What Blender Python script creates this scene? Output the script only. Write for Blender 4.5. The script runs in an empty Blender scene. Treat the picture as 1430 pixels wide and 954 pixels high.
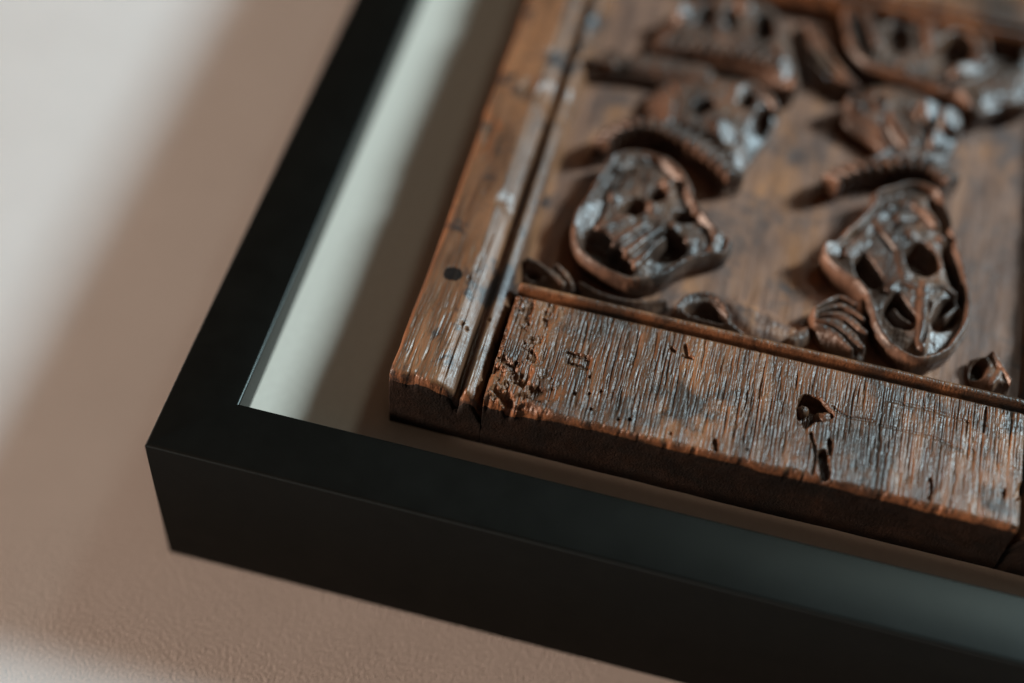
import bpy, math, random
import numpy as np
from mathutils import Vector, Matrix

# ------------------------------------------------------------------ camera, world, lamps, exposure
scene = bpy.context.scene
MM = 0.001
cam_data = bpy.data.cameras.new("camera")
cam = bpy.data.objects.new("camera", cam_data)
scene.collection.objects.link(cam)
scene.camera = cam
cam.location = (0.128553, -0.200146, 0.411979)
cam.rotation_euler = (0.637847, -0.057515, 0.246925)
cam_data.sensor_width = 36.0
cam_data.lens = 55.88
cam_data.clip_start = 0.01
cam_data.clip_end = 20.0
cam_data.dof.use_dof = True
cam_data.dof.focus_distance = 0.423
cam_data.dof.aperture_fstop = 2.15
cam_data.dof.aperture_blades = 9

world = bpy.data.worlds.new("World")
scene.world = world
world.use_nodes = True
bg = world.node_tree.nodes["Background"]
bg.inputs[0].default_value = (1.0, 0.62, 0.40, 1)
bg.inputs[1].default_value = 0.035


def area_lamp(name, loc, target, sx, sy, energy, color):
    d = bpy.data.lights.new(name, 'AREA')
    d.shape = 'RECTANGLE'
    d.size, d.size_y = sx, sy
    d.energy = energy
    d.color = color
    o = bpy.data.objects.new(name, d)
    scene.collection.objects.link(o)
    o.location = loc
    o.rotation_euler = (Vector(target) - Vector(loc)).to_track_quat('-Z', 'Y').to_euler()
    return o


# cool window light, high on the right of the wall
area_lamp("window_light", (1.52, 0.92, 1.26), (0.05, 0.08, 0.03), 0.28, 0.42, 61.0, (0.65, 0.885, 1.0))
# weak unseen lamp, added to lay a sheen on the frame's face
area_lamp("frame_sheen_light", (0.72, 1.02, 1.75), (0.2, 0.05, 0.06), 0.26, 0.26, 2.3, (0.88, 1.0, 0.92))
# warm bounce of the room, low on the left
area_lamp("room_bounce", (-2.92, -0.72, 0.50), (0.0, 0.0, 0.0), 0.5, 0.22, 182.0, (1.0, 0.76, 0.61))

scene.view_settings.view_transform = 'Standard'
scene.view_settings.look = 'None'
scene.view_settings.exposure = 0.0
scene.view_settings.gamma = 1.0
scene.view_settings.use_curve_mapping = False
scene.cycles.use_denoising = True

# ------------------------------------------------------------------ numpy noise
def _hash(ix, iy, seed):
    h = (ix.astype(np.int64) * 374761393 + iy.astype(np.int64) * 668265263 + seed * 1442695041) & 0xFFFFFFFF
    h = ((h ^ (h >> 13)) * 1274126177) & 0xFFFFFFFF
    h = h ^ (h >> 16)
    return (h & 0xFFFFFF) / float(0xFFFFFF)


def vnoise(x, y, seed=0):
    x, y = np.broadcast_arrays(np.asarray(x, float), np.asarray(y, float))
    ix, iy = np.floor(x), np.floor(y)
    fx, fy = x - ix, y - iy
    u, v = fx * fx * (3 - 2 * fx), fy * fy * (3 - 2 * fy)
    a, b = _hash(ix, iy, seed), _hash(ix + 1, iy, seed)
    c, d = _hash(ix, iy + 1, seed), _hash(ix + 1, iy + 1, seed)
    return (a * (1 - u) + b * u) * (1 - v) + (c * (1 - u) + d * u) * v


def fbm(x, y, seed=0, oct=4):
    s, a, t = 0, 1.0, 0
    for k in range(oct):
        s = s + a * vnoise(x * 2 ** k, y * 2 ** k, seed + 17 * k)
        t += a
        a *= 0.5
    return s / t


def sstep(a, b, x):
    t = np.clip((x - a) / (b - a), 0, 1)
    return t * t * (3 - 2 * t)


# ------------------------------------------------------------------ materials
def new_mat(name):
    m = bpy.data.materials.new(name)
    m.use_nodes = True
    nt = m.node_tree
    b = nt.nodes["Principled BSDF"]
    return m, nt, b


def N(nt, t, **kw):
    n = nt.nodes.new(t)
    for k, v in kw.items():
        setattr(n, k, v)
    return n


def ramp(nt, stops):
    r = N(nt, 'ShaderNodeValToRGB')
    e = r.color_ramp.elements
    while len(e) < len(stops):
        e.new(0.5)
    for i, (p, c) in enumerate(stops):
        e[i].position = p
        e[i].color = (*c, 1)
    return r


def coords(nt, scale, rot=(0, 0, 0)):
    tc = N(nt, 'ShaderNodeTexCoord')
    mp = N(nt, 'ShaderNodeMapping')
    mp.inputs['Scale'].default_value = scale
    mp.inputs['Rotation'].default_value = rot
    nt.links.new(tc.outputs['Object'], mp.inputs[0])
    return mp.outputs[0]


def noise(nt, vec, scale, detail=4, rough=0.55, dist=0.0):
    n = N(nt, 'ShaderNodeTexNoise')
    n.inputs['Scale'].default_value = scale
    n.inputs['Detail'].default_value = detail
    n.inputs['Roughness'].default_value = rough
    n.inputs['Distortion'].default_value = dist
    nt.links.new(vec, n.inputs['Vector'])
    return n.outputs['Fac']


def mix(nt, fac, a, b, blend='MIX'):
    m = N(nt, 'ShaderNodeMix', data_type='RGBA', blend_type=blend)
    if isinstance(fac, (int, float)):
        m.inputs[0].default_value = fac
    else:
        nt.links.new(fac, m.inputs[0])
    for s, v in ((6, a), (7, b)):
        if isinstance(v, tuple):
            m.inputs[s].default_value = (*v, 1)
        else:
            nt.links.new(v, m.inputs[s])
    return m.outputs[2]


def wood_mat(name, dark, mid, light, stain, stain_lo, stain_hi, rough_lo, rough_hi, bump, spec=0.5, stain_scale=60, offs=0.0):
    m, nt, b = new_mat(name)
    L = nt.links
    along = coords(nt, (1.0, 0.07, 1.0), (0, 0, offs))
    flat = coords(nt, (1, 1, 1))
    streak = noise(nt, along, 420, 5, 0.6, 0.6)
    broad = noise(nt, coords(nt, (1.0, 0.22, 1.0)), 75, 4, 0.6, 1.2)
    r1 = ramp(nt, [(0.30, dark), (0.50, mid), (0.72, light)])
    L.new(broad, r1.inputs[0])
    r2 = ramp(nt, [(0.28, (0.30, 0.27, 0.26)), (0.50, (0.85, 0.83, 0.82)), (0.70, (1.12, 1.12, 1.12))])
    L.new(streak, r2.inputs[0])
    c = mix(nt, 0.75, r1.outputs[0], r2.outputs[0], 'MULTIPLY')
    blot = noise(nt, flat, stain_scale, 6, 0.68, 0.4)
    r3 = ramp(nt, [(stain_lo, (0, 0, 0)), (stain_hi, (1, 1, 1))])
    L.new(blot, r3.inputs[0])
    c = mix(nt, r3.outputs[0], stain, c)
    L.new(c, b.inputs['Base Color'])
    rr = N(nt, 'ShaderNodeMapRange')
    rr.inputs[1].default_value, rr.inputs[2].default_value = 0.3, 0.7
    rr.inputs[3].default_value, rr.inputs[4].default_value = rough_lo, rough_hi
    L.new(noise(nt, flat, 260, 5, 0.6), rr.inputs[0])
    L.new(rr.outputs[0], b.inputs['Roughness'])
    b.inputs['Specular IOR Level'].default_value = spec
    fine = noise(nt, coords(nt, (1.0, 0.05, 1.0)), 1500, 3, 0.6)
    speck = noise(nt, flat, 900, 4, 0.7)
    ad = N(nt, 'ShaderNodeMath', operation='MULTIPLY_ADD')
    L.new(speck, ad.inputs[0])
    ad.inputs[1].default_value = 0.5
    L.new(fine, ad.inputs[2])
    bp = N(nt, 'ShaderNodeBump')
    bp.inputs['Strength'].default_value = bump
    bp.inputs['Distance'].default_value = 0.0004
    L.new(ad.outputs[0], bp.inputs['Height'])
    L.new(bp.outputs[0], b.inputs['Normal'])
    return m


M = {}
M['rail'] = wood_mat("weathered_oak", (0.07, 0.033, 0.017), (0.205, 0.088, 0.040), (0.38, 0.165, 0.070), (0.055, 0.030, 0.018), 0.39, 0.51, 0.28, 0.48, 0.7, stain_scale=42)
M['stile'] = wood_mat("polished_oak", (0.095, 0.045, 0.025), (0.245, 0.110, 0.053), (0.38, 0.160, 0.070), (0.05, 0.031, 0.025), 0.41, 0.48, 0.28, 0.44, 0.45, stain_scale=62)
M['board'] = wood_mat("waxed_oak_board", (0.18, 0.097, 0.070), (0.33, 0.170, 0.110), (0.50, 0.215, 0.094), (0.13, 0.084, 0.070), 0.36, 0.50, 0.32, 0.46, 0.3)
M['carving'] = wood_mat("dark_carved_oak", (0.062, 0.035, 0.024), (0.135, 0.076, 0.051), (0.25, 0.125, 0.070), (0.042, 0.026, 0.019), 0.36, 0.50, 0.31, 0.50, 0.35, spec=0.5)
M['edge'] = wood_mat("shade_darkened_edge", (0.008, 0.005, 0.004), (0.015, 0.008, 0.005), (0.026, 0.013, 0.008), (0.007, 0.005, 0.004), 0.36, 0.5, 0.55, 0.8, 0.6, spec=0.25)  # same oak, with the shade on the panel's sides put into its colour
M['peg'] = wood_mat("bog_dark_peg", (0.012, 0.009, 0.008), (0.022, 0.016, 0.013), (0.04, 0.028, 0.02), (0.01, 0.008, 0.007), 0.3, 0.45, 0.7, 0.9, 0.8, spec=0.08)


def frame_mat(name, rough_lo, rough_hi, spec):
    m, nt, b = new_mat(name)
    flat = coords(nt, (1, 1, 1))
    r = ramp(nt, [(0.3, (0.0018, 0.0018, 0.0015)), (0.7, (0.0028, 0.0028, 0.0023))])
    nt.links.new(noise(nt, flat, 120, 4), r.inputs[0])
    nt.links.new(r.outputs[0], b.inputs['Base Color'])
    rr = N(nt, 'ShaderNodeMapRange')
    rr.inputs[1].default_value, rr.inputs[2].default_value = 0.3, 0.7
    rr.inputs[3].default_value, rr.inputs[4].default_value = rough_lo, rough_hi
    nt.links.new(noise(nt, coords(nt, (1, 1, 1)), 45, 6, 0.7), rr.inputs[0])
    nt.links.new(rr.outputs[0], b.inputs['Roughness'])
    b.inputs['Specular IOR Level'].default_value = spec
    b.inputs['Specular Tint'].default_value = (0.95, 1.0, 0.93, 1)
    bp = N(nt, 'ShaderNodeBump')
    bp.inputs['Strength'].default_value = 0.12
    bp.inputs['Distance'].default_value = 0.0002
    nt.links.new(noise(nt, flat, 2600, 3), bp.inputs['Height'])
    nt.links.new(bp.outputs[0], b.inputs['Normal'])
    return m


def plaster_mat():
    m, nt, b = new_mat("painted_plaster")
    flat = coords(nt, (1, 1, 1))
    r = ramp(nt, [(0.3, (0.655, 0.59, 0.55)), (0.7, (0.69, 0.625, 0.585))])
    nt.links.new(noise(nt, flat, 30, 5), r.inputs[0])
    nt.links.new(r.outputs[0], b.inputs['Base Color'])
    b.inputs['Roughness'].default_value = 0.75
    b.inputs['Specular IOR Level'].default_value = 0.2
    a = N(nt, 'ShaderNodeMath', operation='MULTIPLY_ADD')
    nt.links.new(noise(nt, flat, 950, 3, 0.5), a.inputs[0])
    a.inputs[1].default_value = 0.35
    nt.links.new(noise(nt, flat, 1050, 4, 0.6, 0.0), a.inputs[2])
    bp = N(nt, 'ShaderNodeBump')
    bp.inputs['Strength'].default_value = 0.30
    bp.inputs['Distance'].default_value = 0.0010
    nt.links.new(a.outputs[0], bp.inputs['Height'])
    nt.links.new(bp.outputs[0], b.inputs['Normal'])
    return m


def mount_mat():
    m, nt, b = new_mat("mount_board")
    flat = coords(nt, (1, 1, 1))
    r = ramp(nt, [(0.3, (0.77, 0.66, 0.545)), (0.7, (0.81, 0.70, 0.58))])
    nt.links.new(noise(nt, flat, 400, 4), r.inputs[0])
    nt.links.new(r.outputs[0], b.inputs['Base Color'])
    b.inputs['Roughness'].default_value = 0.8
    b.inputs['Specular IOR Level'].default_value = 0.15
    bp = N(nt, 'ShaderNodeBump')
    bp.inputs['Strength'].default_value = 0.15
    bp.inputs['Distance'].default_value = 0.0002
    nt.links.new(noise(nt, flat, 1800, 3), bp.inputs['Height'])
    nt.links.new(bp.outputs[0], b.inputs['Normal'])
    return m


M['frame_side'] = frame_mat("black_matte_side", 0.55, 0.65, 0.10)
M['frame'], M['plaster'], M['mount'] = frame_mat("black_satin_lacquer", 0.32, 0.37, 0.40), plaster_mat(), mount_mat()

# ------------------------------------------------------------------ mesh helpers (millimetres in, metres out)
def link(o, parent=None):
    scene.collection.objects.link(o)
    if parent:
        o.parent = parent
    return o


def world_loc(o):
    v = Vector((0, 0, 0))
    while o:
        v += o.location
        o = o.parent
    return v


def mesh_obj(name, verts_mm, faces, mat, parent=None, smooth=True):
    v = np.asarray(verts_mm, float) * MM
    if parent:
        v = v - np.array(world_loc(parent))
    faces = np.asarray(faces, np.int32)
    me = bpy.data.meshes.new(name)
    k = faces.shape[1]
    me.vertices.add(len(v))
    me.vertices.foreach_set("co", v.ravel())
    me.loops.add(faces.size)
    me.loops.foreach_set("vertex_index", faces.ravel())
    me.polygons.add(len(faces))
    me.polygons.foreach_set("loop_start", np.arange(0, faces.size, k, dtype=np.int32))
    me.polygons.foreach_set("use_smooth", np.full(len(faces), smooth))
    me.update(calc_edges=True)
    me.validate()
    me.materials.append(M[mat])
    o = bpy.data.objects.new(name, me)
    return link(o, parent)


def thing(name, label, cat, loc_mm):
    o = bpy.data.objects.new(name, None)
    o.empty_display_size = 0.02
    o.location = Vector(loc_mm) * MM
    o["label"], o["category"] = label, cat
    return link(o)


def grid_faces(nx, ny):
    i = np.arange(nx - 1)[None, :] + (np.arange(ny - 1) * nx)[:, None]
    i = i.ravel()
    return np.stack([i, i + 1, i + 1 + nx, i + nx], 1)


def block(name, x0, x1, y0, y1, step_x, step_y, height, zbase, mat, parent, warp=None, nside=14, edge_mat=None):
    """A worn timber: a fine front surface height(x, y) whose four sides run down to zbase."""
    nx, ny = int((x1 - x0) / step_x) + 1, int((y1 - y0) / step_y) + 1
    xs, ys = np.linspace(x0, x1, nx), np.linspace(y0, y1, ny)
    X, Y = np.meshgrid(xs, ys)
    Z = height(X, Y)
    Xw, Yw = warp(X, Y) if warp else (X, Y)
    P = np.stack([Xw, Yw, Z], -1)
    k = nside
    G = np.zeros((ny + 2 * k, nx + 2 * k, 3))
    G[k:-k, k:-k] = P
    for j in range(k):                     # skirts, outermost ring lies on zbase
        f = ((k - j) / k) ** 1.0
        for s, row in ((j, 0), (ny + 2 * k - 1 - j, -1)):
            G[s, k:-k] = P[row]
            G[s, k:-k, 2] = P[row, :, 2] * (1 - f) + zbase * f
        for s, col in ((j, 0), (nx + 2 * k - 1 - j, -1)):
            G[k:-k, s] = P[:, col]
            G[k:-k, s, 2] = P[:, col, 2] * (1 - f) + zbase * f
    for a in range(k):                     # corner cells collapse onto the corner edge
        for b in range(k):
            m = min(a, b)
            for (ry, py) in ((a, 0), (ny + 2 * k - 1 - a, -1)):
                for (rx, pxx) in ((b, 0), (nx + 2 * k - 1 - b, -1)):
                    G[ry, rx] = P[py, pxx]
                    f = (k - m) / k
                    G[ry, rx, 2] = P[py, pxx, 2] * (1 - f) + zbase * f
    Q = np.stack([X, Y], -1)
    for j in range(k):                     # the wear of the arris dies out down the sides
        f = sstep(0, 0.16, (k - j) / k)
        G[j, k:-k, :2] = P[0, :, :2] * (1 - f) + (Q[0] + np.stack([0 * xs, 0.3 + 0.7 * (fbm(xs * 0.05, j * 0.35 + 0 * xs, 77, 3) - 0.3)], -1)) * f
        f = sstep(0, 0.45, (k - j) / k)
        G[ny + 2 * k - 1 - j, k:-k, :2] = P[-1, :, :2] * (1 - f) + Q[-1] * f
    o = mesh_obj(name, G.reshape(-1, 3), grid_faces(nx + 2 * k, ny + 2 * k), mat, parent)
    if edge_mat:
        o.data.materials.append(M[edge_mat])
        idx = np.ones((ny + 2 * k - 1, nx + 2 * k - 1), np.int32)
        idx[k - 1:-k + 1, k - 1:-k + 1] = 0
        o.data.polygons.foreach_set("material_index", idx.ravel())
    return o


def edge_round(e, r):
    e = np.clip(e, 0, r)
    return r - np.sqrt(np.maximum(r * r - (r - e) ** 2, 0))


def catmull(pts, closed=False, n=8):
    p = np.asarray(pts, float)
    m = len(p)
    out = []
    rng = range(m) if closed else range(m - 1)
    for i in rng:
        if closed:
            a, b, c, d = p[(i - 1) % m], p[i], p[(i + 1) % m], p[(i + 2) % m]
        else:
            a, b, c, d = p[max(i - 1, 0)], p[i], p[i + 1], p[min(i + 2, m - 1)]
        for t in np.linspace(0, 1, n, endpoint=False):
            out.append(0.5 * ((2 * b) + (c - a) * t + (2 * a - 5 * b + 4 * c - d) * t * t + (3 * b - a - 3 * c + d) * t ** 3))
    if not closed:
        out.append(p[-1])
    return np.array(out)


def line_dist(X, Y, pts):
    """distance to a polyline and arc length of the nearest point, side sign"""
    best = np.full(X.shape, 1e9)
    arc = np.zeros(X.shape)
    sgn = np.zeros(X.shape)
    s0 = 0.0
    for a, b in zip(pts[:-1], pts[1:]):
        d = b - a
        L = math.hypot(*d)
        if L < 1e-9:
            continue
        t = np.clip(((X - a[0]) * d[0] + (Y - a[1]) * d[1]) / (L * L), 0, 1)
        dd = np.hypot(X - a[0] - t * d[0], Y - a[1] - t * d[1])
        cr = d[0] * (Y - a[1]) - d[1] * (X - a[0])
        m = dd < best
        best = np.where(m, dd, best)
        arc = np.where(m, s0 + t * L, arc)
        sgn = np.where(m, np.sign(cr), sgn)
        s0 += L
    return best, arc, sgn, s0


def poly_sd(X, Y, pts):
    """positive inside a closed outline"""
    p = np.asarray(pts)
    d = line_dist(X, Y, np.vstack([p, p[:1]]))[0]
    ins = np.zeros(X.shape, bool)
    q = np.roll(p, -1, 0)
    for (ax, ay), (bx, by) in zip(p, q):
        c = (ay > Y) != (by > Y)
        if by != ay:
            ins ^= c & (X < (bx - ax) * (Y - ay) / (by - ay) + ax)
    return np.where(ins, d, -d)


def blur(h, n=1):
    for _ in range(n):
        p = np.pad(h, 1, mode='edge')
        h = (p[1:-1, 1:-1] * 4 + (p[:-2, 1:-1] + p[2:, 1:-1] + p[1:-1, :-2] + p[1:-1, 2:]) * 2
             + p[:-2, :-2] + p[2:, 2:] + p[:-2, 2:] + p[2:, :-2]) / 16
    return h


class Relief:
    """Carved wood standing proud of the board: a height map with a sculpted outline."""
    def __init__(self, pts, step=0.25, pad=1.5, closed=True):
        self.out = catmull(pts, True)
        lo, hi = self.out.min(0) - pad, self.out.max(0) + pad
        self.X, self.Y = np.meshgrid(np.arange(lo[0], hi[0], step), np.arange(lo[1], hi[1], step))
        self.sd = poly_sd(self.X, self.Y, self.out) + 0.8 * (fbm(self.X * 0.25, self.Y * 0.25, 7, 3) - 0.5)
        self.h = np.zeros(self.X.shape)

    def body(self, edge, crown, width):
        """rises with a steep wall to `edge`, then swells to `crown` over `width`"""
        w = np.clip(self.sd / 1.1, 0, 1)
        self.h = edge * (0.5 + 0.5 * np.sqrt(1 - (1 - w) ** 2)) + (crown - edge) * sstep(0, width, self.sd)
        return self

    def swell(self, crown, width):
        """grows out of the board without a step"""
        self.h = crown * sstep(-0.3, width, self.sd)
        return self

    def rim(self, top, width, floor):
        w = np.clip(self.sd / (width * 0.75), 0, 1)
        up = top * (0.5 + 0.5 * np.sqrt(np.maximum(1 - (1 - w) ** 2, 0))) 
        t = sstep(width * 0.65, width * 1.5, self.sd)
        self.h = up * (1 - t) + floor * t
        return self

    def ridge(self, pts, r, top, base=None):
        d = line_dist(self.X, self.Y, catmull(pts))[0]
        q = np.sqrt(np.clip(1 - (d / r) ** 2, 0, 1))
        if base is None:
            self.h = np.where(d < r, np.maximum(self.h, self.h * (1 - q) + top * q), self.h)
        else:
            self.h = np.where(d < r, np.maximum(self.h, base + (top - base) * q), self.h)
        return self

    def groove(self, pts, r, depth):
        d = line_dist(self.X, self.Y, catmull(pts))[0]
        self.h = self.h - depth * np.clip(1 - (d / r) ** 2, 0, 1)
        return self

    def cavity(self, pts, floor, soft=0.9):
        s = poly_sd(self.X, self.Y, catmull(pts, True))
        t = sstep(-0.3, soft * 1.5, s + 0.5 * (fbm(self.X * 0.5, self.Y * 0.5, 9, 2) - 0.5))
        floor = floor - 0.6
        self.h = self.h * (1 - t) + np.minimum(self.h, floor) * t
        return self

    def hole(self, c, rx, ry, floor, ang=0.0, soft=0.35):
        ca, sa = math.cos(ang), math.sin(ang)
        u = (self.X - c[0]) * ca + (self.Y - c[1]) * sa
        v = -(self.X - c[0]) * sa + (self.Y - c[1]) * ca
        r = np.hypot(u / rx, v / ry)
        t = 1 - sstep(1 - soft, 1 + 0.12, r)
        self.h = self.h * (1 - t) + np.minimum(self.h, floor) * t
        return self

    def knob(self, c, rx, ry, top, ang=0.0, base=None):
        ca, sa = math.cos(ang), math.sin(ang)
        u = (self.X - c[0]) * ca + (self.Y - c[1]) * sa
        v = -(self.X - c[0]) * sa + (self.Y - c[1]) * ca
        q = np.sqrt(np.clip(1 - (u / rx) ** 2 - (v / ry) ** 2, 0, 1))
        b = self.h if base is None else base
        self.h = np.where(q > 0, np.maximum(self.h, b + (top - b) * q), self.h)
        return self

    def facet(self, c, rx, ry, top, sx=-0.46, sy=0.19, ang=0.0):
        """a flat cut of the gouge, leaning towards +x"""
        ca, sa = math.cos(ang), math.sin(ang)
        u = (self.X - c[0]) * ca + (self.Y - c[1]) * sa
        v = -(self.X - c[0]) * sa + (self.Y - c[1]) * ca
        r = np.hypot(u / rx, v / ry)
        t = 1 - sstep(0.75, 1.1, r)
        p = top + sx * (self.X - c[0]) + sy * (self.Y - c[1]) - 0.25 * r * r
        self.h = self.h * (1 - t) + p * t
        return self

    def build(self, name, parent, mat='carving', smooth=2, rough=0.18, seed=1, ymax=214.5, xmax=219.0, undercut=1.4, crease=0.2, gouge=0.10):
        h = blur(self.h, smooth)
        cr = np.abs(fbm(self.X * 0.30 + 3, self.Y * 0.24, seed + 60, 2) - 0.5) * 2
        h = h + crease * (np.minimum(cr * 2.2, 1) - 0.75) * sstep(1.0, 3.0, self.sd)
        h = h + 0.35 * (fbm(self.X * 0.28, self.Y * 0.2, seed + 40, 2) - 0.5) * sstep(0.5, 2.5, self.sd)
        h = h + rough * (fbm(self.X * 0.55, self.Y * 0.35, seed, 4) - 0.5) * 2 * sstep(0, 1.2, self.sd)
        h = h + 0.22 * (fbm(self.X * 1.5, self.Y * 0.22, seed + 5, 2) - 0.5)
        th = np.floor(vnoise(self.X * 0.11, self.Y * 0.11, seed + 81) * 5) * 0.65
        ph = (self.X * np.cos(th) + self.Y * np.sin(th)) / 1.5 + 0.8 * vnoise(self.X * 0.3, self.Y * 0.3, seed + 82)
        h = h - gouge * (1 - np.abs(np.sin(math.pi * ph))) ** 2 * sstep(0.8, 1.8, self.sd)
        inside = (self.sd > 0) & (self.Y < ymax) & (self.X < xmax)
        ring = inside.copy()
        ring[1:] |= inside[:-1]; ring[:-1] |= inside[1:]
        ring[:, 1:] |= inside[:, :-1]; ring[:, :-1] |= inside[:, 1:]
        h = np.where(inside, np.maximum(h, 0.15), -1.2)
        keep = ring
        ny, nx = keep.shape
        f = grid_faces(nx, ny)
        kf = keep.ravel()
        f = f[kf[f].all(1)]
        used = np.unique(f)
        remap = np.full(nx * ny, -1, np.int64)
        remap[used] = np.arange(len(used))
        Z = BOARD_Z + h
        gy, gx = np.gradient(blur(self.sd, 2))
        gl = np.hypot(gx, gy) + 1e-6
        out = ~inside                      # the foot of the wall is undercut
        Xu = np.where(out, self.X + undercut * gx / gl, self.X)
        Yu = np.where(out, self.Y + undercut * gy / gl, self.Y)
        V = np.stack([Xu.ravel(), Yu.ravel(), Z.ravel()], 1)[used]
        return mesh_obj(name, V, remap[f], mat, parent)


# ------------------------------------------------------------------ the wall
D, W = 57.6, 19.13                  # frame depth and rail width
FX, FY = 305.0, 289.0               # outer size of the frame
ZB, ZP = 47.4, 69.8                 # mount board face, front of the old panel
BOARD_Z = ZP - 9.5

wall = mesh_obj("wall", [(-900, -700, 0), (1300, -700, 0), (1300, 1200, 0), (-900, 1200, 0)], [(0, 1, 2, 3)], 'plaster')
wall["kind"] = "structure"

# ------------------------------------------------------------------ the black tray frame
frame = thing("picture_frame", "black satin tray frame with a pale mount board, hung on the plaster wall", "picture frame", (FX / 2, 0, 0))


def frame_rail(a, b, inward):
    """one mitred moulding from outer corner a to outer corner b"""
    a, b, n = Vector((*a, 0)), Vector((*b, 0)), Vector((*inward, 0))
    t = (b - a).normalized()
    r = 0.75
    sec = [(0.0, 0.3)]                                   # across the rail (0 = outside) and up from the wall
    sec += [(r - r * math.cos(k * math.pi / 8), D - r + r * math.sin(k * math.pi / 8)) for k in range(5)]
    sec += [(W - r + r * math.sin(k * math.pi / 8), D - r + r * math.cos(k * math.pi / 8)) for k in range(5)]
    sec += [(W, 0.3), (0.0, 0.3)]
    vs, fs = [], []
    for u, z in sec:
        for p in (a + n * u + t * u, b + n * u - t * u):
            vs.append((p.x, p.y, z))
    for k in range(len(sec) - 1):
        fs.append((2 * k, 2 * k + 1, 2 * k + 3, 2 * k + 2))
    o = mesh_obj("frame_rail", vs, fs, 'frame', frame, smooth=True)
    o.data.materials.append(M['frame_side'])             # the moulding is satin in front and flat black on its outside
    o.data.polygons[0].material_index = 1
    o.data.set_sharp_from_angle(angle=math.radians(35))
    return o


frame_rail((0, 0), (FX, 0), (0, 1))
frame_rail((FX, 0), (FX, FY), (-1, 0))
frame_rail((FX, FY), (0, FY), (0, -1))
frame_rail((0, FY), (0, 0), (1, 0))
e = W - 3
mesh_obj("mount_board", [(e, e, ZB), (FX - e, e, ZB), (FX - e, FY - e, ZB), (e, FY - e, ZB),
                         (e, e, ZB - 3), (FX - e, e, ZB - 3), (FX - e, FY - e, ZB - 3), (e, FY - e, ZB - 3)],
         [(0, 1, 2, 3), (7, 6, 5, 4), (0, 4, 5, 1), (1, 5, 6, 2), (2, 6, 7, 3), (3, 7, 4, 0)], 'mount', frame, smooth=False)

# ------------------------------------------------------------------ the old oak panel
panel = thing("carved_oak_panel", "old dark oak panel with carved shields and coronets, fixed inside the black frame", "carved panel", (153, 31, ZB))
PX0, PX1, PY0, PY1 = 57.0, 248.5, 31.0, 258.0
RX0, RX1 = 82.75, 222.8              # the rails run between the stiles


def grain(x, y, seed, rough=1.0):
    """raised oak grain running along y, in millimetres"""
    wob = 1.3 * (fbm(x * 0.03, y * 0.03, seed + 3, 2) - 0.5) + 0.25 * (vnoise(x * 0.3, y * 0.12, seed + 4) - 0.5)
    u = x + wob
    amp = 0.35 + 1.2 * fbm(x * 0.06, y * 0.07, seed + 6, 3)
    g = 0.10 * (vnoise(u * 0.8, y * 0.02, seed) - 0.5) + 0.13 * (vnoise(u * 2.3, y * 0.04, seed + 1) - 0.5)
    g = g + 0.12 * (vnoise(u * 3.6, y * 0.09, seed + 15) - 0.5)
    pore = vnoise(u * 1.9, y * 0.10, seed + 2)
    g = g - 0.30 * sstep(0.66, 0.88, pore)
    pore2 = vnoise(u * 3.1, y * 0.24, seed + 9)
    g = g - 0.20 * sstep(0.64, 0.85, pore2)
    g = g + 0.09 * (vnoise(x * 2.2, y * 1.5, seed + 12) - 0.5)
    return 0.8 * g * rough * amp + 0.25 * (fbm(x * 0.07, y * 0.05, seed + 7, 3) - 0.5)


def dimple(h, X, Y, c, r, depth):
    d = np.hypot(X - c[0], Y - c[1]) / r
    return h - depth * (1 - sstep(0.75, 1.05, d))


def stile_profile(u):
    """height under ZP across a stile, u from the outer edge to the moulded inner edge (0..25.6)"""
    ux = [0, 1.0, 12.0, 12.7, 14.0, 14.2, 14.4, 15.8, 17.1, 17.9, 19.0, 19.4, 20.0, 20.7, 21.7, 22.7, 23.6, 24.8, 25.6]
    uz = [0, 0.0, -0.1, -0.25, -0.85, -1.35, -1.05, -1.9, -2.95, -5.6, -5.6, -3.6, -2.5, -2.2, -2.6, -3.3, -4.6, -7.4, -8.8]
    return np.interp(u, ux, uz)


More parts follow.
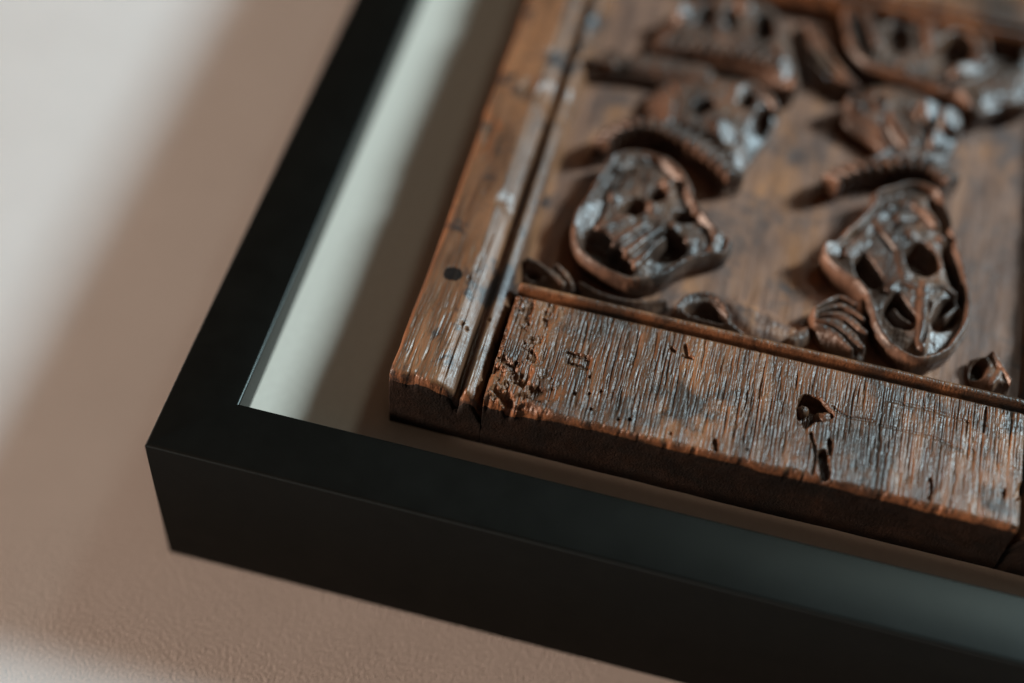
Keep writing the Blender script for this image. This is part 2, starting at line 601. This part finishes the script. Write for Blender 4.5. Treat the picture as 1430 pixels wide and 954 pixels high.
def make_stile(x_out, direction, seed):
    x0, x1 = (x_out, x_out + 25.6) if direction > 0 else (x_out - 25.6, x_out)

    def height(X, Y):
        u = (X - x_out) * direction
        p = stile_profile(u)
        # age: soft dents, the end grain of the foot is rougher than the polished length
        near = 1 - sstep(8, 45, Y - PY0)
        h = ZP + p + grain(X, Y, seed, (0.30 + 0.9 * near) * (1 - (0.8 - 0.45 * near) * sstep(12.0, 13.0, u)))
        h = h - edge_round(u, 0.9 + 0.9 * vnoise(Y * 0.05, 0, seed)) - 0.9 * near * edge_round(Y - PY0, 2.0) * (0.6 + 0.8 * vnoise(X * 0.4, 0, seed + 4))
        h = h - edge_round(PY1 - Y, 1.5)
        h = h - 0.9 * sstep(0.55, 0.75, fbm(X * 0.10, Y * 0.055, seed + 11, 4)) * sstep(60, 85, Y)
        hair = np.abs(u - 14.2)
        h = h - 0.3 * (hair < 0.25) * sstep(0.35, 0.6, vnoise(Y * 0.12, 3, seed))
        if direction > 0:
            h = dimple(h, X, Y, [(63.91, 69.03)][0], 2.5, 0.25)
            for c in [(77.43, 58.22), (68.87, 68.94), (71.08, 54.02), (72.51, 53.18)]:
                h = dimple(h, X, Y, c, 0.55, 1.0)
            h = h - 0.7 * (1 - sstep(0.3, 1.2, np.abs(X - 75.5 + 0.1 * (Y - 40)))) * (1 - sstep(0, 10, Y - 36))
        return h

    def warp(X, Y):
        f = 1 - sstep(0, 6, Y - PY0)
        chip = 1.6 * (fbm(X * 0.22, 0 * X, seed + 21, 3) - 0.35) + 1.2
        u = (X - x_out) * direction
        g = 1 - sstep(0, 5, u)
        return X + direction * g * 0.8 * (fbm(Y * 0.06, 0 * Y, seed + 22, 3) - 0.5), Y + f * chip

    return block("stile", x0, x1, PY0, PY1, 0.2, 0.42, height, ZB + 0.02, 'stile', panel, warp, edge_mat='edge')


def rail_height(seed, near_edge):
    def height(X, Y):
        v = (Y - PY0) if near_edge else (PY1 - Y)
        vx = [0, 35.6, 36.1, 36.5, 38.5, 38.9, 39.3, 40.0, 40.8, 41.5, 42.6, 43.2]
        vz = [0, 0, -0.5, -4.4, -4.4, -0.9, -0.3, 0.0, -0.35, -1.5, -6.8, -8.8]
        p = np.interp(v, vx, vz)
        face = 1 - sstep(35.4, 36.2, v)
        h = ZP + p + grain(X, Y, seed, 1.25) * (0.25 + 0.75 * face)
        h = h + 0.18 * (fbm(X * 0.5, Y * 0.5, seed + 31, 3) - 0.5) * (1 - face)
        h = h - edge_round(v, 1.0 + 0.9 * vnoise(X * 0.12, 0, seed + 5))
        h = h - 0.35 * edge_round(X - RX0, 2.0) - 0.35 * edge_round(RX1 - X, 2.0)
        if near_edge:
            # the rotten patch beside the left joint
            rot = sstep(0.42, 0.62, fbm(X * 0.35, Y * 0.30, seed + 12, 4)) * (1 - sstep(10, 22, X - RX0)) * (1 - sstep(6, 17, v))
            h = h - 1.7 * rot - 1.1 * (1 - sstep(6, 20, X - RX0)) * (1 - sstep(1, 8, v))
            rot2 = sstep(0.5, 0.66, fbm(X * 0.4, Y * 0.3, seed + 13, 4)) * (1 - sstep(6, 16, X - RX0))
            h = h - 1.0 * rot2 * face
            # the rectangular plug and two nicks
            h = scar(h, X, Y, [(100.86, 51.60), (106.79, 51.62), (106.77, 48.18), (101.19, 48.48)], 0.9, 0.8)
            for a in ([(130.82, 62.99), (132.03, 59.61)], [(130.87, 59.51), (133.24, 59.47)], [(127.15, 61.40), (128.31, 60.49)]):
                h = h - 0.9 * (1 - sstep(0.25, 0.7, line_dist(X, Y, np.array(a))[0]))
            # the knot hole with its lumps, and the split below it
            k = np.array([(162.14, 54.58), (163.71, 57.21), (166.53, 57.80), (169.39, 56.71), (172.19, 54.42), (174.47, 51.53), (171.02, 48.64), (168.50, 47.43), (166.21, 44.66), (164.17, 45.69), (162.52, 49.21)])
            k = k.mean(0) + (k - k.mean(0)) * 0.82
            s = poly_sd(X, Y, catmull(k, True)) + 0.7 * (fbm(X * 0.7, Y * 0.7, 5, 3) - 0.5)
            h = h - 4.2 * sstep(-0.2, 0.9, s)
            for line, r, dpt in (([(172.19, 54.42), (176.26, 52.53), (182.89, 53.05)], 0.5, 0.35), ([(171.51, 39.05), (172.30, 35.87), (173.15, 32.29)], 1.3, 2.6), ([(172.81, 43.57), (173.51, 39.63)], 0.6, 1.6),
                                 ([(167.77, 44.41), (169.70, 38.52), (169.80, 32.21)], 0.5, 0.9), ([(186.46, 60.77), (198.35, 60.91), (207.61, 59.82)], 0.5, 0.2), ([(207.61, 59.82), (208.01, 49.68)], 0.8, 0.25),
                                 ([(184.89, 52.23), (199.13, 52.18), (206.84, 50.26)], 0.5, 0.2), ([(222.90, 44.46), (221.67, 40.09)], 0.8, 1.8), ([(218.64, 41.44), (218.44, 38.72)], 0.4, 1.2),
                                 ([(212.12, 66.15), (211.94, 57.79)], 0.35, 0.9), ([(199.56, 39.05), (200.20, 36.11), (199.71, 33.31)], 0.5, 1.3), ([(143.76, 35.09), (144.57, 32.57)], 0.6, 1.6)):
                d = line_dist(X, Y, catmull(np.array(line)))[0] + 0.35 * (vnoise(X * 0.9, Y * 0.9, 8) - 0.5)
                h = h - dpt * (1 - sstep(r * 0.4, r * 1.25, d))
            for c in [(105.44, 39.32), (109.27, 40.45), (112.05, 41.99), (110.72, 35.66), (118.27, 34.59), (121.16, 35.44), (152.32, 34.83), (132.34, 34.06), (174.92, 68.35), (108.12, 45.65), (218.51, 40.51), (91.44, 49.54), (88.23, 44.89)]:
                h = dimple(h, X, Y, c, 0.42 + 0.25 * vnoise(c[0], c[1], 4).item(), 1.8)
        return h
    return height


def scar(h, X, Y, quad, w, depth):
    d = line_dist(X, Y, np.array(list(quad) + [quad[0]]))[0]
    s = poly_sd(X, Y, np.array(quad))
    return h - depth * (1 - sstep(w * 0.3, w, d)) - 0.5 * sstep(0, 0.5, s)


def rail_warp(X, Y):
    f = 1 - sstep(0, 5, Y - PY0)
    chip = 0.9 * (fbm(X * 0.12, 0 * X, 51, 4) - 0.45) + 0.35 * sstep(0.7, 0.85, vnoise(X * 0.41, 0 * X, 52))
    chip = chip + 1.0 * (1 - sstep(0, 4, np.abs(X - 166)))* vnoise(X * 1.4, 0 * X, 53)
    chip = chip + 1.4 * (1 - sstep(8, 20, X - RX0)) * vnoise(X * 0.8, 0 * X, 54)
    return X, Y + f * chip


make_stile(PX0, 1, 3)
make_stile(PX1, -1, 8)
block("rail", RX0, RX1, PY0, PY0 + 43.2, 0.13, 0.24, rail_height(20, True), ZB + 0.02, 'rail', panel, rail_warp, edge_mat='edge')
block("rail", RX0, RX1, PY1 - 43.2, PY1, 0.3, 0.4, rail_height(40, False), ZB + 0.02, 'rail', panel)


def lump(name, c, rx, ry, rz, z, seed, mat, parent, square=2.0):
    n, m = 26, 14
    vs, fs = [], []
    for i in range(m + 1):
        th = (i / m) * math.pi * 0.5
        for j in range(n):
            a = 2 * math.pi * j / n
            k = (abs(math.cos(a)) ** square + abs(math.sin(a)) ** square) ** (-1 / square)
            w = 1 + 0.22 * (float(vnoise(np.array(2 * math.cos(a) + 5), np.array(2 * math.sin(a) + i * 0.2 + 5), seed)) - 0.5)
            r = math.sin(th) * k * w
            vs.append((c[0] + rx * r * math.cos(a), c[1] + ry * r * math.sin(a), z + rz * math.cos(th) ** 0.7 * w))
    for i in range(m):
        for j in range(n):
            fs.append((i * n + j, (i + 1) * n + j, (i + 1) * n + (j + 1) % n, i * n + (j + 1) % n))
    return mesh_obj(name, vs, fs, mat, parent)


o = lump("peg", [(63.91, 69.03)][0], 2.7, 2.5, 0.45, ZP - 0.42, 2, 'peg', panel, 3.4)
o["label"] = "dark round wooden peg set in the left stile"
o = lump("knot", [(170.66, 51.36)][0], 2.6, 2.2, 2.9, ZP - 3.4, 5, 'rail', panel)
o["label"] = "small hard lump left standing in the knot hole"
lump("knot", [(164.94, 52.53)][0], 1.7, 1.6, 2.8, ZP - 3.6, 7, 'rail', panel)

# ------------------------------------------------------------------ the carved field
def board_height(X, Y):
    h = BOARD_Z + 0.55 * (fbm(X * 0.07, Y * 0.045, 61, 3) - 0.5) + grain(X, Y, 63, 0.16)
    return h + 0.22 * (fbm(X * 0.22, Y * 0.16, 64, 2) - 0.5)


field = block("field_board", 81.0, 224.5, 72.5, 217.0, 0.45, 0.5, board_height, ZB + 2.0, 'board', panel, nside=2)
field["label"] = "smooth waxed ground behind the carvings"

# --- lower left shield
s = Relief([(97.57, 128.82), (95.00, 120.50), (93.34, 112.31), (91.52, 104.22), (91.93, 95.00), (94.95, 88.16), (101.81, 83.43), (109.24, 81.38), (115.63, 82.24), (121.57, 86.44), (126.76, 92.88), (131.44, 96.76), (135.95, 99.50), (138.02, 104.56), (133.77, 107.47), (129.10, 112.58), (125.16, 116.85), (121.07, 124.09), (117.01, 129.70), (107.06, 132.68)])
s.rim(8.8, 2.2, 6.0)
s.h += 1.6 * sstep(2.5, 9, s.sd)
s.cavity([(95.17, 94.59), (99.83, 98.25), (104.67, 95.25), (110.49, 89.31), (112.00, 85.97), (108.40, 85.42), (102.31, 86.84), (97.51, 89.76)], 1.6)
s.cavity([(116.18, 100.43), (119.24, 104.17), (123.01, 101.95), (124.97, 98.10), (122.02, 93.90), (117.81, 92.08), (115.05, 93.43)], 1.8)
s.cavity([(102.89, 107.71), (106.51, 112.86), (110.46, 112.33), (110.41, 108.29), (106.24, 105.87)], 2.0)
s.cavity([(110.79, 117.10), (113.91, 119.82), (116.26, 117.61), (113.97, 113.99), (111.45, 113.80)], 2.6)
s.cavity([(118.42, 110.74), (121.53, 113.42), (125.94, 112.47), (124.62, 109.21), (120.23, 107.87)], 2.6)
s.ridge([(99.72, 98.78), (103.67, 101.96), (106.86, 104.92)], 1.5, 8.6)
s.ridge([(104.80, 93.63), (108.46, 99.20), (111.78, 103.59)], 1.5, 9.2)
s.ridge([(108.89, 91.02), (112.94, 97.77), (116.17, 102.67)], 1.5, 9.4)
s.ridge([(112.07, 87.62), (114.95, 93.95), (117.97, 99.86)], 1.4, 9.0)
for c, r, t in (([(101.03, 111.47)], 2.0, 9.0), ([(115.17, 121.09)], 2.0, 9.2), ([(112.64, 110.98)], 1.7, 9.0), ([(125.04, 113.92)], 1.8, 9.0), ([(120.03, 105.54)], 1.7, 8.6), ([(124.79, 101.38)], 1.7, 8.6), ([(98.49, 106.36)], 3.0, 8.0)):
    s.knob(c[0], r, r * 1.25, t)
s.ridge([(99.41, 124.25), (102.50, 128.23), (106.49, 130.07)], 2.0, 8.0)
s.ridge([(112.93, 130.55), (117.69, 126.02), (122.95, 120.84)], 1.8, 8.4)
s.groove([(98.51, 116.25), (101.45, 120.70), (104.36, 123.39)], 0.9, 2.0)
s.ridge([(132.47, 100.38), (133.12, 103.91), (132.12, 107.25)], 2.0, 8.4)
s.facet([(95.38, 103.12)][0], 3.6, 7.5, 7.6, ang=-0.35)
s.facet([(133.69, 102.97)][0], 2.2, 3.4, 7.4)
s.build("shield", field, seed=70)

# --- lower right shield
s = Relief([(174.96, 136.84), (173.89, 131.22), (170.04, 122.52), (165.06, 113.63), (162.34, 108.89), (165.02, 104.18), (169.96, 100.77), (175.05, 97.46), (178.08, 90.43), (180.75, 84.47), (186.11, 78.92), (193.19, 77.00), (199.93, 80.75), (204.98, 89.12), (206.59, 99.50), (204.40, 112.53), (200.53, 125.27), (197.17, 135.73), (193.57, 143.16), (184.50, 143.95)])
s.rim(8.9, 2.2, 6.0)
s.h += 1.9 * sstep(2.5, 9, s.sd)
s.cavity([(171.98, 107.94), (174.46, 111.46), (177.62, 109.10), (180.70, 103.47), (179.40, 100.38), (175.56, 101.92)], 1.6)
s.cavity([(185.52, 116.49), (189.70, 120.56), (194.53, 117.55), (195.85, 111.87), (192.10, 108.00), (186.96, 110.27)], 1.6)
s.cavity([(182.04, 94.77), (185.14, 99.96), (189.19, 95.86), (192.07, 90.96), (189.21, 87.51), (184.19, 89.64)], 1.6)
s.cavity([(195.44, 93.53), (197.99, 101.16), (201.55, 102.23), (203.49, 98.04), (201.51, 92.74), (196.97, 89.83)], 1.8)
s.cavity([(196.58, 122.65), (198.43, 120.41), (201.90, 113.14), (204.31, 103.06), (202.81, 101.54), (199.41, 108.57), (196.69, 116.53)], 2.2)
s.ridge([(185.28, 94.69), (187.10, 92.60), (189.64, 91.27), (191.68, 90.84)], 1.5, 6.5, 1.5)
s.ridge([(199.22, 96.23), (201.36, 99.51), (202.42, 101.42)], 1.4, 6.5, 1.5)
s.ridge([(192.39, 104.84), (192.91, 96.98), (193.43, 89.29), (193.69, 82.19)], 1.7, 9.4)
s.groove([(194.34, 99.00), (194.20, 89.52), (193.55, 83.67)], 0.6, 1.6)
s.ridge([(182.67, 100.29), (185.56, 103.86), (189.67, 103.48)], 1.5, 8.8)
s.ridge([(193.98, 105.31), (197.59, 105.86), (200.98, 104.19)], 1.4, 8.6)
s.ridge([(187.16, 134.12), (190.76, 131.73), (193.62, 128.00)], 1.7, 9.6)
s.ridge([(176.40, 123.89), (180.52, 120.59), (183.97, 115.46), (186.43, 107.38)], 1.8, 8.8)
s.ridge([(173.31, 117.83), (174.49, 122.16), (178.01, 128.41)], 1.8, 8.4)
s.ridge([(169.13, 110.95), (171.28, 113.84), (173.50, 116.19)], 2.4, 8.6)
s.facet([(165.47, 110.40)][0], 3.2, 2.8, 8.6)
for c, r in (([(183.09, 128.23)], 1.8), ([(187.01, 122.57)], 2.0), ([(179.41, 131.16)], 1.6), ([(184.16, 134.37)], 1.4), ([(195.68, 123.51)], 1.5)):
    s.knob(c[0], r, r * 1.2, 8.8)
s.groove([(181.39, 124.27), (184.59, 125.82), (188.10, 128.61)], 0.7, 1.8)
s.groove([(178.10, 119.85), (182.36, 114.97)], 0.7, 1.4)
s.groove([(191.43, 138.36), (195.20, 129.06)], 1.2, 3.5)
s.build("shield", field, seed=71)


def pleated_band(center, r, top, pitch, name, seed, tail=0.0, parent=None):
    """a fluted brim that overhangs the shield below it"""
    c = catmull(np.array(center), False, 10)
    t = np.gradient(c, axis=0)
    n = np.stack([-t[:, 1], t[:, 0]], 1) / np.linalg.norm(t, axis=1)[:, None]
    taper = np.minimum(1, 0.8 + 2 * np.minimum(np.linspace(0, 1, len(c)), 1 - np.linspace(0, 1, len(c))))[:, None]
    outline = np.vstack([c + n * r * taper, (c - n * r * taper)[::-1]])[::2]
    s = Relief(outline)
    d, arc, sg, L = line_dist(s.X, s.Y, c)
    across = np.clip(d * sg / r, -1, 1)          # +1 upper side
    flute = (0.5 + 0.5 * np.cos(2 * math.pi * arc / pitch)) ** 2
    s.sd = s.sd - 0.8 * flute * (across < 0.2)
    prof = top - 0.9 * across - 1.0 * np.maximum(across, 0) ** 2 - 0.5 * np.maximum(-across, 0) ** 4
    w = np.clip(s.sd / 0.6, 0, 1)
    s.h = prof * (0.72 + 0.28 * np.sqrt(np.maximum(1 - (1 - w) ** 2, 0)))
    s.h += -2.8 * flute * (1 - 0.6 * sstep(0.2, 0.9, across))
    s.h -= 0.7 * (1 - sstep(0.0, 0.35, np.abs(across - 0.45)))
    return s.build(name, field, smooth=1, rough=0.15, seed=seed, undercut=0.9, crease=0.0, gouge=0.0)


# --- lower left coronet: cap, boss, brim
s = Relief([(98.71, 138.09), (103.88, 145.34), (102.63, 153.88), (103.43, 161.28), (109.12, 168.36), (120.77, 173.39), (131.91, 174.91), (140.23, 170.93), (143.23, 162.77), (141.52, 153.33), (138.50, 144.29), (135.91, 133.15), (129.76, 133.65), (121.32, 138.34), (111.00, 140.68)])
s.body(4.6, 8.4, 8.0)
s.cavity([(130.27, 162.57), (132.44, 165.85), (134.65, 163.30), (133.52, 159.08), (131.30, 159.02)], 2.2, 0.7)
s.cavity([(135.93, 157.92), (138.54, 161.30), (140.88, 157.56), (139.59, 151.47), (136.46, 151.75)], 2.0, 0.7)
s.cavity([(116.65, 155.71), (120.14, 158.74), (123.33, 158.45), (121.84, 154.14), (118.36, 151.14)], 3.6, 0.8)
s.knob([(125.62, 147.74)][0], 3.4, 3.6, 9.6)
s.knob([(129.99, 145.36)][0], 2.8, 2.6, 9.8)
s.knob([(134.85, 156.30)][0], 1.6, 2.2, 8.6)
s.ridge([(127.81, 161.15), (128.71, 166.64), (132.81, 169.24), (137.26, 166.72), (141.10, 162.10)], 1.6, 9.2)
s.ridge([(121.11, 150.73), (125.33, 154.60), (129.32, 152.04)], 1.6, 8.6)
s.ridge([(128.04, 136.15), (130.67, 141.24), (133.01, 145.68)], 1.8, 8.0)
s.groove([(107.78, 164.63), (111.11, 156.54), (111.96, 147.24)], 1.0, 0.8)
s.facet([(128.53, 146.15)][0], 3.4, 5.0, 9.0, ang=0.6)
s.facet([(133.51, 137.24)][0], 2.6, 4.0, 7.6, ang=0.6)
s.build("coronet_cap", field, seed=72)
pleated_band([(92.50, 129.99), (95.51, 136.47), (102.18, 141.67), (111.55, 142.41), (121.22, 138.92), (128.79, 134.26), (134.76, 128.31)], 3.3, 10.4, 3.5, "coronet_brim", 73)

# --- lower right coronet
s = Relief([(160.72, 168.90), (161.76, 175.08), (165.44, 178.22), (168.41, 183.79), (177.62, 186.70), (187.32, 184.45), (195.33, 179.77), (198.57, 172.42), (196.35, 161.65), (194.92, 152.60), (182.37, 148.11), (170.31, 143.78), (170.06, 149.79), (175.01, 156.26), (170.16, 160.38), (164.05, 163.53)])
s.body(4.8, 7.6, 7.0)
for c, ro, ri in (([(164.66, 171.44)][0], 3.1, 1.45), ([(172.04, 173.43)][0], 3.5, 1.55)):
    d = np.hypot(s.X - c[0], (s.Y - c[1]) * 0.9)
    s.h = np.where(d < ro, np.maximum(s.h, 7.2 + 2.4 * np.sqrt(np.clip(1 - ((d - 0.62 * ro) / (0.42 * ro)) ** 2, 0, 1))), s.h)
    s.hole(c, ri, ri * 1.05, 1.6, 0, 0.3)
s.facet([(187.47, 172.78)][0], 4.6, 4.6, 11.0, ang=-0.5)
s.facet([(194.21, 171.69)][0], 4.2, 4.6, 10.6)
s.facet([(191.03, 162.49)][0], 3.2, 4.0, 9.6)
s.groove([(183.23, 175.32), (185.54, 169.62), (188.36, 162.92)], 0.9, 3.0)
s.ridge([(176.14, 170.52), (179.29, 165.76), (182.94, 159.98)], 1.8, 8.8)
s.ridge([(179.83, 173.61), (183.03, 168.20), (185.80, 162.12)], 1.3, 8.4)
s.groove([(173.89, 166.61), (177.53, 161.42), (180.57, 157.37)], 0.8, 1.5)
s.ridge([(170.18, 144.95), (173.48, 150.24), (176.83, 155.59)], 1.7, 7.8)
s.build("coronet_cap", field, seed=74)
pleated_band([(160.92, 136.08), (166.63, 142.04), (174.71, 146.96), (183.43, 150.57), (191.60, 150.97), (197.55, 146.77)], 3.5, 10.2, 3.6, "coronet_brim", 75)

# --- upper left: coronet over the next shield, with a bar running to the stile
s = Relief([(79.94, 162.44), (88.28, 164.09), (97.18, 165.25), (108.40, 166.15), (121.74, 167.72), (120.00, 177.85), (108.31, 178.88), (98.01, 178.33), (92.83, 175.31), (85.80, 177.87), (83.73, 172.41), (79.25, 169.62)])
s.body(3.0, 6.6, 4.0)
s.cavity([(79.00, 181.23), (82.79, 181.05), (85.92, 175.15), (84.00, 171.14), (80.85, 172.85)], 2.0)
s.ridge([(80.53, 165.98), (84.53, 166.58), (89.10, 166.69)], 1.4, 7.6)
s.build("ribbon", field, seed=76)
s = Relief([(101.10, 177.94), (99.27, 184.94), (102.92, 195.25), (106.00, 204.13), (116.66, 211.21), (130.69, 212.83), (138.53, 204.56), (143.84, 190.19), (147.39, 177.81), (145.77, 170.05), (141.53, 171.33), (134.08, 175.60), (122.61, 175.98), (110.45, 174.81)])
s.body(4.6, 7.6, 5.0)
s.knob([(106.72, 195.05)][0], 3.6, 3.4, 10.2)
s.knob([(124.89, 204.46)][0], 3.0, 3.6, 9.8)
s.knob([(117.86, 195.80)][0], 2.8, 3.4, 9.0)
s.cavity([(111.13, 199.31), (113.22, 203.57), (116.16, 200.22), (115.43, 193.61), (112.77, 192.76)], 2.2)
s.cavity([(129.12, 201.54), (133.50, 203.66), (136.39, 196.82), (133.99, 191.18), (129.93, 193.36)], 2.2)
s.cavity([(119.07, 199.73), (121.08, 204.67), (123.42, 199.00), (122.64, 192.42)], 2.4)
s.ridge([(138.11, 188.37), (141.97, 180.77), (145.33, 173.19)], 1.7, 9.4)
s.ridge([(120.54, 188.27), (127.58, 187.76), (133.57, 184.87)], 1.6, 8.4)
s.facet([(141.72, 179.35)][0], 2.4, 5.0, 8.4, ang=0.35)
s.facet([(106.60, 195.72)][0], 3.0, 3.2, 9.4)
s.build("coronet_cap", field, seed=77)
pleated_band([(100.72, 179.88), (108.19, 179.52), (119.40, 181.38), (129.83, 182.32), (139.16, 181.23)], 3.2, 10.0, 3.5, "coronet_brim", 78)

# --- upper right shield, its point at the right, and the leaf beside it
s = Relief([(155.11, 225.87), (156.79, 208.29), (159.61, 196.59), (165.26, 189.51), (173.65, 187.79), (182.58, 186.94), (189.89, 185.92), (197.80, 182.50), (201.84, 176.00), (210.64, 183.92), (218.45, 187.68), (224.21, 208.89), (218.52, 231.71), (189.19, 244.41), (167.39, 244.92)])
s.rim(8.8, 2.6, 5.0)
s.h += 1.8 * sstep(2.5, 9, s.sd)
s.cavity([(171.83, 211.70), (175.77, 214.38), (178.83, 206.90), (177.63, 200.27), (173.41, 200.99)], 1.6)
s.cavity([(186.84, 205.27), (191.78, 212.44), (198.07, 208.86), (198.97, 202.93), (193.82, 198.57), (188.32, 198.87)], 1.6)
s.cavity([(203.43, 218.28), (208.22, 223.37), (213.57, 219.40), (214.59, 209.27), (209.44, 203.52), (204.61, 207.48)], 1.8)
s.cavity([(165.87, 219.10), (174.05, 226.84), (179.91, 225.08), (180.37, 220.16), (172.76, 216.28), (167.62, 211.77)], 1.8)
s.cavity([(186.00, 225.59), (187.66, 228.31), (190.02, 222.54), (188.55, 217.77)], 2.0)
s.cavity([(193.45, 220.77), (197.81, 225.05), (200.91, 221.02), (197.57, 215.70)], 2.4)
s.ridge([(162.55, 215.14), (165.74, 207.62), (168.88, 200.24)], 1.9, 9.2)
s.ridge([(181.74, 225.67), (183.61, 215.48), (185.55, 204.17)], 2.0, 9.6)
s.ridge([(194.58, 194.75), (198.47, 197.33), (202.64, 202.73)], 2.4, 9.8)
s.ridge([(186.72, 206.63), (192.13, 213.95), (198.73, 212.55), (200.76, 203.50)], 1.5, 8.8)
s.ridge([(202.57, 178.16), (206.84, 180.78), (210.60, 184.56)], 2.2, 9.4)
s.ridge([(201.51, 219.08), (202.53, 210.97), (203.94, 203.83)], 1.6, 8.8)
s.ridge([(192.13, 185.97), (196.13, 186.57), (199.25, 181.00)], 1.5, 9.6)
s.knob([(177.47, 192.70)][0], 2.2, 1.8, 9.2)
s.facet([(198.03, 197.19)][0], 5.0, 2.2, 9.2, ang=0.5)
s.facet([(207.25, 181.24)][0], 5.4, 2.0, 8.6, ang=0.3)
s.build("shield", field, seed=79)
s = Relief([(142.19, 208.59), (147.79, 208.96), (153.34, 202.25), (158.24, 192.72), (163.07, 186.79), (166.74, 182.60), (164.72, 176.67), (157.30, 178.29), (150.62, 180.83), (145.62, 187.34), (142.72, 198.15)])
s.swell(6.6, 5.0)
s.ridge([(145.55, 204.69), (151.80, 196.18), (158.00, 187.21), (164.70, 180.63)], 1.6, 7.6)
s.groove([(145.22, 196.85), (151.07, 187.72), (157.77, 181.76)], 0.9, 1.2)
s.build("leaf", field, seed=80, undercut=0)

# --- small scrolls and leaves along the lower edge
s = Relief([(80.12, 83.93), (83.10, 85.38), (87.59, 84.01), (91.47, 85.19), (95.04, 84.09), (97.35, 79.40), (95.11, 76.59), (89.27, 76.96), (83.91, 76.95), (81.51, 79.99)], step=0.2)
s.body(2.6, 4.8, 2.5)
s.ridge([(82.31, 83.50), (87.30, 81.75), (93.62, 77.73)], 1.1, 6.0)
s.ridge([(90.55, 83.82), (93.57, 81.48), (95.92, 78.43)], 1.1, 5.8)
s.cavity([(82.54, 80.85), (84.86, 81.55), (87.52, 79.11), (84.44, 78.18)], 1.0, 0.5)
s.build("leaf", field, seed=81)
s = Relief([(124.98, 78.17), (126.16, 82.75), (130.82, 86.28), (136.43, 86.91), (139.83, 83.68), (143.89, 78.62), (147.59, 75.60), (141.53, 75.85), (133.37, 76.51), (128.51, 76.62)], step=0.2)
s.body(3.2, 5.0, 2.0)
s.cavity([(128.53, 78.71), (130.77, 82.02), (135.02, 83.30), (138.23, 81.10), (139.97, 77.97), (134.35, 77.85)], 0.5, 0.5)
s.ridge([(126.13, 78.52), (128.48, 83.45), (133.33, 85.97), (137.64, 84.61), (140.80, 80.30)], 1.0, 5.8)
s.build("scroll", field, seed=82)
s = Relief([(162.67, 87.91), (164.54, 92.17), (169.46, 94.98), (174.43, 94.08), (177.87, 88.79), (179.93, 81.15), (178.52, 76.16), (174.14, 76.37), (169.19, 77.95), (164.70, 81.74)], step=0.2)
s.body(3.6, 6.6, 4.0)
for k, e2 in enumerate(([(163.84, 88.26), (169.16, 94.09), (174.16, 92.94)], [(163.97, 87.25), (170.71, 91.37), (177.09, 88.56)], [(164.49, 86.36), (171.09, 88.33), (178.38, 84.28)], [(164.63, 85.35), (170.68, 85.08), (178.18, 79.10)], [(164.83, 83.85), (169.90, 81.75), (175.17, 77.69)])):
    s.ridge(e2, 1.05, 7.6 - 0.25 * k)
for e2 in ([(164.29, 87.87), (170.52, 92.91), (176.41, 90.98)], [(164.43, 86.86), (171.29, 89.97), (178.15, 86.28)], [(164.56, 85.85), (171.27, 86.82), (178.72, 81.30)], [(164.76, 84.35), (170.10, 83.35), (176.76, 77.66)]):
    s.groove(e2, 0.6, 1.6)
s.build("fluted_shell", field, seed=83, smooth=1)
s = Relief([(136.82, 87.02), (141.07, 90.98), (148.50, 90.54), (156.64, 87.68), (163.33, 86.01), (164.70, 81.74), (159.87, 76.19), (151.64, 75.27), (145.52, 76.01), (141.34, 79.42)], step=0.2)
s.swell(2.4, 5.0)
s.ridge([(137.77, 86.24), (140.63, 81.30), (144.60, 76.76)], 0.8, 3.2)
s.build("leaf", field, seed=86, undercut=0, crease=0.1, gouge=0.0, mat="board")
s = Relief([(96.67, 82.42), (101.20, 80.56), (108.51, 79.03), (116.52, 79.85), (122.10, 82.59), (124.03, 81.05), (120.18, 77.78), (112.41, 75.97), (104.22, 76.15), (98.95, 77.74)], step=0.2)
s.swell(3.0, 2.0)
s.ridge([(98.28, 80.75), (106.59, 78.45), (115.85, 79.12), (122.68, 81.70)], 1.0, 4.0)
s.build("tendril", field, seed=88, undercut=0, crease=0.3)
s = Relief([(156.53, 77.24), (158.41, 80.90), (162.24, 85.16), (164.44, 83.73), (164.13, 80.03), (160.64, 76.42)], step=0.2)
s.body(2.2, 4.4, 2.0)
s.build("leaf", field, seed=84)
s = Relief([(208.02, 85.43), (210.20, 88.12), (213.30, 89.04), (216.62, 86.47), (219.63, 81.83), (221.87, 76.55), (218.04, 75.91), (213.35, 76.50), (208.94, 78.17)], step=0.2)
s.body(2.8, 5.6, 3.0)
s.cavity([(208.55, 83.57), (210.76, 85.74), (212.50, 83.23), (211.20, 79.34), (208.84, 79.63)], 1.0, 0.5)
s.ridge([(213.40, 87.54), (216.83, 83.00), (220.27, 77.56)], 1.0, 7.0)
s.ridge([(216.32, 84.86), (215.42, 80.58), (214.08, 77.21)], 0.9, 6.2)
s.groove([(215.49, 85.63), (218.92, 80.63), (220.68, 77.18)], 0.5, 1.2)
s.build("leaf", field, seed=85)
